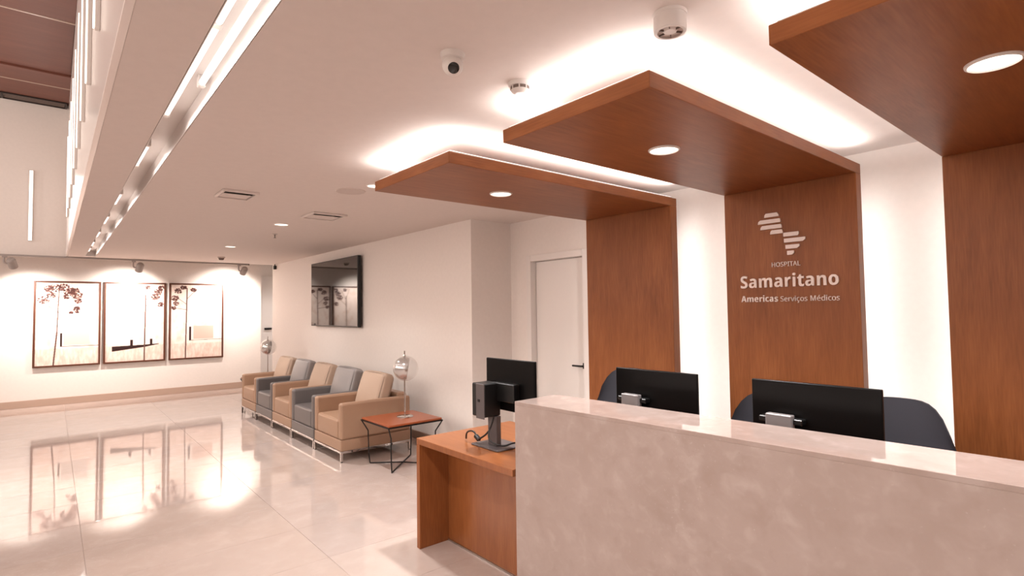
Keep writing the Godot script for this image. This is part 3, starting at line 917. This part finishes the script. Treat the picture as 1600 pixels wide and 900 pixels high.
func build_sign() -> void:
	var t := thing("hospital_sign", "white raised lettering and striped emblem on the middle wood panel", "sign", Vector3(PANX, 1.6, -1.66), -PI / 2)
	lettering(t, "Samaritano", 0.0, 0.155, 0.66, 600, 0.012)
	lettering(t, "HOSPITAL", -0.005, 0.295, 0.195, 400, 0.008)
	lettering(t, "Americas", -0.193, 0.055, 0.265, 700, 0.008)
	lettering(t, "Serviços Médicos", 0.139, 0.055, 0.375, 400, 0.008)
	# emblem: eight slanted bars
	var bars := [[462, 568, 162], [412, 580, 205], [430, 588, 244], [502, 594, 278], [597, 704, 297], [601, 746, 336], [610, 706, 380], [620, 667, 421]]
	for i in 8:
		var b: Array = bars[i]
		var x0: float = (b[0] - 257) * 0.000946 - 0.333
		var x1: float = (b[1] - 257) * 0.000946 - 0.333
		var y: float = 2.278 - (b[2] + 0.115 * ((b[0] + b[1]) / 2.0 - 575.0) * 0.55 - 140) * 0.001027 - 1.6
		var h := 0.0135
		var o := PackedVector2Array()
		var l: float = [0.012, 0.018, 0.014, 0.012, -0.004, -0.004, -0.008, -0.01][i]
		var r: float = [-0.012, -0.004, -0.004, -0.006, 0.006, 0.018, 0.018, 0.012][i]
		o.append(Vector2(x0 - minf(l, 0.0) * 0.0, y - h))
		o.append(Vector2(x1 - maxf(r, 0.0), y - h))
		o.append(Vector2(x1, y - h * 0.2))
		o.append(Vector2(x1 + minf(r, 0.0), y + h))
		o.append(Vector2(x0 + maxf(l, 0.0), y + h))
		o.append(Vector2(x0 + maxf(l, 0.0) * 0.3, y + h * 0.3))
		part(t, "emblem_bar", prism(o, 0.012), M.sign_white)

# ------------------------------------------------------------------ lounge
func armchair(called: String, label: String, grey: bool, z: float, lean: float, yaw: float) -> void:
	var t := thing(called, label, "armchair", Vector3(2.405, 0, z), yaw, "leather armchairs along the television wall")
	var lm: Material = M.leather_grey if grey else M.leather_tan
	var cm: Material = M.cushion_grey if grey else M.cushion_tan
	var w := 0.79
	var h := w / 2
	var d := 0.85
	var at := 0.085
	# arms
	for s in [-1.0, 1.0]:
		part(t, "arm", cushion(Vector3(d, 0.395, at), 0.028, Vector3(0, 0.004, 0.004), Transform3D(Basis(), Vector3(d / 2, 0.4325, s * (h - at / 2))), 4), lm)
	part(t, "base", cushion(Vector3(d - 0.005, 0.118, w - 0.004), 0.012, Vector3(0.002, 0, 0.002), Transform3D(Basis(), Vector3(d / 2, 0.176, 0)), 3), lm)
	part(t, "seat", cushion(Vector3(0.66, 0.215, w - 2 * at - 0.006), 0.03, Vector3(0.006, 0.014, 0), Transform3D(Basis(), Vector3(0.335, 0.34, 0)), 5), lm)
	part(t, "backrest", cushion(Vector3(0.13, 0.43, w - 2 * at - 0.004), 0.025, Vector3(0, 0, 0), Transform3D(Basis(), Vector3(d - 0.065, 0.45, 0)), 3), lm)
	# loose back cushion leaning on the backrest
	var b := Basis(Vector3.BACK, -lean)
	part(t, "back_cushion", cushion(Vector3(0.15, 0.47, w - 2 * at - 0.03), 0.05, Vector3(0.05, 0.012, 0.008), Transform3D(b, Vector3(0.575, 0.662, 0)), 7), cm)
	# chrome frame
	var f := begin()
	var r := 0.0125
	for s in [-1.0, 1.0]:
		add_box(f, Vector3(0.0, 0.093, s * (h - r) - r), Vector3(d, 0.118, s * (h - r) + r), 0.002)
	add_box(f, Vector3(0.0, 0.093, -h + 2 * r), Vector3(2 * r, 0.118, h - 2 * r), 0.002)
	add_box(f, Vector3(d - 2 * r, 0.093, -h + 2 * r), Vector3(d, 0.118, h - 2 * r), 0.002)
	part(t, "frame", f.commit(), M.chrome, Vector3.ZERO, "chrome base frame")
	for s in [-1.0, 1.0]:
		for x in [r, d - r]:
			var leg := part(t, "leg", box(Vector3(x - r, 0.006, s * (h - r) - r), Vector3(x + r, 0.094, s * (h - r) + r), 0.002), M.chrome, Vector3.ZERO, "chrome leg")
			part(leg, "glide", lathe([Vector2(0, 0), Vector2(0.012, 0), Vector2(0.012, 0.007), Vector2(0, 0.007)], 10, Transform3D(Basis(), Vector3(x, 0, s * (h - r)))), M.black_plastic)

func side_table(called: String, label: String, at: Vector3) -> void:
	var t := thing(called, label, "side table", at)
	var h := 0.49
	var a := 0.31
	part(t, "table_top", box(Vector3(-a, h - 0.022, -a), Vector3(a, h, a), 0.004), M.table_wood, Vector3.ZERO, "reddish brown wooden top")
	var rim := boxes([[Vector3(-a - 0.008, h - 0.034, -a - 0.008), Vector3(a + 0.008, h - 0.022, -a + 0.004)], [Vector3(-a - 0.008, h - 0.034, a - 0.004), Vector3(a + 0.008, h - 0.022, a + 0.008)], [Vector3(-a - 0.008, h - 0.034, -a + 0.004), Vector3(-a + 0.004, h - 0.022, a - 0.004)], [Vector3(a - 0.004, h - 0.034, -a + 0.004), Vector3(a + 0.008, h - 0.022, a - 0.004)]])
	part(t, "rim", rim, M.black_metal)
	var r := 0.007
	for s in [[-1, -1], [1, -1], [1, 1], [-1, 1]]:
		var c := Vector3(s[0], 0, s[1])
		part(t, "leg", tube([c * (a + 0.002) + Vector3(0, h - 0.03, 0), c * (a - 0.05) + Vector3(0, h - 0.14, 0), c * (a - 0.055) + Vector3(0, 0.1, 0), c * (a - 0.065) + Vector3(0, r, 0)], r, 8), M.black_metal, Vector3.ZERO, "black wire leg")
	for s in [-1.0, 1.0]:
		part(t, "cross_brace", tube([Vector3(-a + 0.065, r, s * (-a + 0.065)), Vector3(0, r + (0.012 if s > 0 else 0.0), 0), Vector3(a - 0.065, r, s * (a - 0.065))], r, 8), M.black_metal)

func globe_lamp(called: String, label: String, at: Vector3, s: float) -> void:
	var t := thing(called, label, "table lamp", at)
	part(t, "foot", lathe([Vector2(0, 0.018), Vector2(0.03, 0.018), Vector2(0.085, 0.012), Vector2(0.09, 0.006), Vector2(0.09, 0.0)], 32), M.chrome)
	part(t, "stem", tube([Vector3(0, 0.015, 0), Vector3(0, 0.735 * s, 0)], 0.008, 12), M.chrome)
	var c := Vector3(0, 0.54 * s, 0)
	var axis := Vector3(-0.83, 0.15, -0.5).normalized()
	var b := Basis(Quaternion(Vector3.UP, axis))
	var dm := begin()
	add_dome(dm, 0.122, 0.0, PI * 0.6, Transform3D(b, c))
	add_dome(dm, 0.116, 0.0, PI * 0.6, Transform3D(b, c), 28, 14, true)
	add_lathe(dm, [Vector2(0.1103, -0.0358), Vector2(0.116, -0.0377)], 28, Transform3D(b, c))
	part(t, "reflector", dm.commit(), M.chrome, Vector3.ZERO, "chrome half globe")
	var gl := begin()
	add_dome(gl, 0.135, 0.0, PI, Transform3D(b, c - axis * 0.012))
	part(t, "glass_globe", gl.commit(), M.globe_glass, Vector3.ZERO, "clear glass globe")
	part(t, "finial", lathe([Vector2(0.016, 0.0), Vector2(0.016, 0.02), Vector2(0.008, 0.03), Vector2(0, 0.03)], 14, Transform3D(Basis(), c + Vector3(0, 0.115, 0))), M.chrome)

func build_lounge() -> void:
	var z := -6.165
	var rows := [[false, "tan leather armchair next to the lamp table, with beige back cushion"], [true, "grey leather armchair second from the lamp table"], [false, "tan leather armchair in the middle of the row, between two grey ones"], [true, "grey leather armchair second from the picture wall"], [false, "tan leather armchair at the picture wall end of the row"]]
	for i in 5:
		armchair("armchair" if i == 0 else "armchair_%03d" % i, rows[i][1], rows[i][0], z - 0.815 * i, [0.3, 0.27, 0.31, 0.28, 0.3][i], 0.0)
	side_table("side_table", "low square side table with wooden top and black wire legs", Vector3(2.88, 0, -5.3))
	globe_lamp("globe_lamp", "chrome and glass globe table lamp on the wooden side table", Vector3(2.92, 0.49, -5.3), 0.96)
	side_table("side_table_001", "low side table behind the armchair row at the picture wall end", Vector3(2.9, 0, -10.32))
	globe_lamp("globe_lamp_001", "chrome globe table lamp behind the armchairs at the passage end", Vector3(2.95, 0.49, -10.3), 0.98)

	# television
	var tv := thing("television", "large black wall television above the armchairs", "television", Vector3(TVX - 0.001, 1.39, -8.75))
	var hw := 0.965
	part(tv, "casing", box(Vector3(-0.09, 0.0, -hw), Vector3(-0.035, 1.09, hw), 0.004), M.black_plastic)
	part(tv, "screen", box(Vector3(-0.0925, 0.02, -hw + 0.012), Vector3(-0.09, 1.078, hw - 0.012)), M.screen_glass, Vector3.ZERO, "glossy dark screen")
	part(tv, "wall_bracket", box(Vector3(-0.036, 0.3, -0.4), Vector3(0.0, 0.8, 0.4)), M.black_metal)

# ------------------------------------------------------------------ pictures
func dab(im: Image, x: float, y: float, r: float, c: Color, a: float) -> void:
	for i in range(int(x - r), int(x + r) + 1):
		for j in range(int(y - r), int(y + r) + 1):
			if i < 0 or j < 0 or i >= im.get_width() or j >= im.get_height():
				continue
			if Vector2(i - x, j - y).length() <= r:
				im.set_pixel(i, j, im.get_pixel(i, j).lerp(c, a))

func stroke(im: Image, p: Vector2, q: Vector2, r: float, c: Color, a := 0.8) -> void:
	var n := int(p.distance_to(q)) + 1
	for i in n + 1:
		var v := p.lerp(q, float(i) / n)
		dab(im, v.x, v.y, r, c, a)

func art(kind: int) -> ImageTexture:
	var w := 256
	var h := 410
	var im := Image.create(w, h, false, Image.FORMAT_RGB8)
	var rng := RandomNumberGenerator.new()
	rng.seed = 50 + kind
	var n := noise(60 + kind, 0.02, 4)
	var paper := Color(0.93, 0.86, 0.82)
	for x in w:
		for y in h:
			var v := n.get_noise_2d(x, y * 0.6)
			var c := paper.lerp(Color(0.80, 0.68, 0.62), clampf(v * 0.9, 0.0, 0.55))
			if y > h * 0.8:
				c = c.lerp(Color(0.80, 0.66, 0.60), 0.35 + 0.5 * n.get_noise_2d(x * 3.0, y * 0.8))
			im.set_pixel(x, y, c)
	var ink := Color(0.17, 0.09, 0.08)
	var leaf := Color(0.30, 0.15, 0.13)
	var bark := Color(0.38, 0.27, 0.24)
	if kind == 0:
		im.fill_rect(Rect2i(112, 232, 106, 82), Color(0.78, 0.72, 0.69))
		im.fill_rect(Rect2i(98, 252, 8, 68), ink)
		stroke(im, Vector2(100, 318), Vector2(255, 318), 1.2, bark)
		stroke(im, Vector2(90, 40), Vector2(84, 250), 2.2, bark)
		stroke(im, Vector2(84, 250), Vector2(72, 409), 3.2, bark)
		for b in [[88, 150, 20, 90], [88, 150, 150, 110], [89, 100, 40, 40], [89, 90, 140, 40], [89, 70, 165, 80], [88, 130, 30, 115]]:
			stroke(im, Vector2(b[0], b[1]), Vector2(b[2], b[3]), 1.0, bark)
		clusters(im, rng, [[48, 30, 22], [30, 85, 24], [75, 25, 24], [110, 22, 22], [130, 45, 24], [150, 40, 22], [165, 62, 24], [168, 90, 16], [160, 130, 14], [140, 150, 8], [165, 145, 8], [60, 60, 18], [120, 70, 14]], leaf, ink)
	elif kind == 1:
		var wedge := PackedVector2Array([Vector2(28, 330), Vector2(170, 326), Vector2(235, 322), Vector2(235, 325), Vector2(170, 338), Vector2(28, 356)])
		for x in range(28, 235):
			for y in range(320, 358):
				if Geometry2D.is_point_in_polygon(Vector2(x, y), wedge):
					im.set_pixel(x, y, ink)
		im.fill_rect(Rect2i(106, 298, 12, 34), ink)
		im.fill_rect(Rect2i(194, 296, 11, 34), ink)
		stroke(im, Vector2(172, 60), Vector2(168, 409), 3.0, bark)
		for b in [[171, 120, 240, 60], [171, 90, 205, 20], [171, 70, 150, 10]]:
			stroke(im, Vector2(b[0], b[1]), Vector2(b[2], b[3]), 1.2, bark)
		clusters(im, rng, [[180, 15, 14], [215, 70, 20], [230, 40, 20], [240, 110, 14], [245, 20, 16]], leaf, ink)
	else:
		im.fill_rect(Rect2i(112, 232, 100, 74), Color(0.80, 0.68, 0.63))
		im.fill_rect(Rect2i(90, 236, 10, 78), ink)
		stroke(im, Vector2(92, 312), Vector2(255, 310), 1.2, bark)
		stroke(im, Vector2(78, 20), Vector2(72, 409), 3.0, bark)
		for b in [[77, 110, 15, 60], [77, 80, 120, 30], [77, 140, 20, 130]]:
			stroke(im, Vector2(b[0], b[1]), Vector2(b[2], b[3]), 1.2, bark)
		clusters(im, rng, [[35, 35, 18], [18, 75, 18], [25, 105, 14], [60, 15, 14], [12, 130, 12], [110, 28, 14]], leaf, ink)
	return ImageTexture.create_from_image(im)

func clusters(im: Image, rng: RandomNumberGenerator, list: Array, leaf: Color, ink: Color) -> void:
	for c in list:
		for k in int(c[2] * 3.4):
			var a := rng.randf() * TAU
			var r: float = sqrt(rng.randf()) * c[2]
			dab(im, c[0] + cos(a) * r, c[1] + sin(a) * r * 0.8, rng.randf_range(1.4, 4.2), leaf if rng.randf() < 0.7 else ink, rng.randf_range(0.35, 0.85))

func build_pictures() -> void:
	var spans := [[-0.262, 0.712], [0.757, 1.765], [1.825, 2.83]]
	var labels := ["framed print of a whole leafy tree with a dark upright mark", "framed print with a long dark wedge beside a thin trunk", "framed print with a trunk left and a pinkish square"]
	var y0 := 0.695
	var h := 1.57
	for i in 3:
		var x0: float = spans[i][0]
		var w: float = spans[i][1] - x0
		var t := thing("framed_picture" if i == 0 else "framed_picture_%03d" % i, labels[i], "picture", Vector3(x0 + w / 2, y0, FAR), 0.0, "framed tree prints on the far wall")
		var b := 0.03
		var fr := begin()
		add_box(fr, Vector3(-w / 2, 0, 0), Vector3(-w / 2 + b, h, 0.05), 0.002)
		add_box(fr, Vector3(w / 2 - b, 0, 0), Vector3(w / 2, h, 0.05), 0.002)
		add_box(fr, Vector3(-w / 2 + b, 0, 0), Vector3(w / 2 - b, b, 0.05), 0.002)
		add_box(fr, Vector3(-w / 2 + b, h - b, 0), Vector3(w / 2 - b, h, 0.05), 0.002)
		part(t, "frame", fr.commit(), M.frame_wood, Vector3.ZERO, "dark brown frame")
		var m := mat("print_%d" % i, Color(1, 1, 1), 0.35)
		m.albedo_texture = art(i)
		m.texture_repeat = false
		var st := begin()
		var a := Vector2(-w / 2 + b, b)
		var c := Vector2(w / 2 - b, h - b)
		for v in [[a.x, a.y, 0, 1], [a.x, c.y, 0, 0], [c.x, c.y, 1, 0], [a.x, a.y, 0, 1], [c.x, c.y, 1, 0], [c.x, a.y, 1, 1]]:
			st.set_normal(Vector3.BACK)
			st.set_uv(Vector2(v[2], v[3]))
			st.add_vertex(Vector3(v[0], v[1], 0.03))
		part(t, "print", st.commit(), m)
		part(t, "backing", box(Vector3(a.x, a.y, 0.004), Vector3(c.x, c.y, 0.028)), M.cream_plastic)
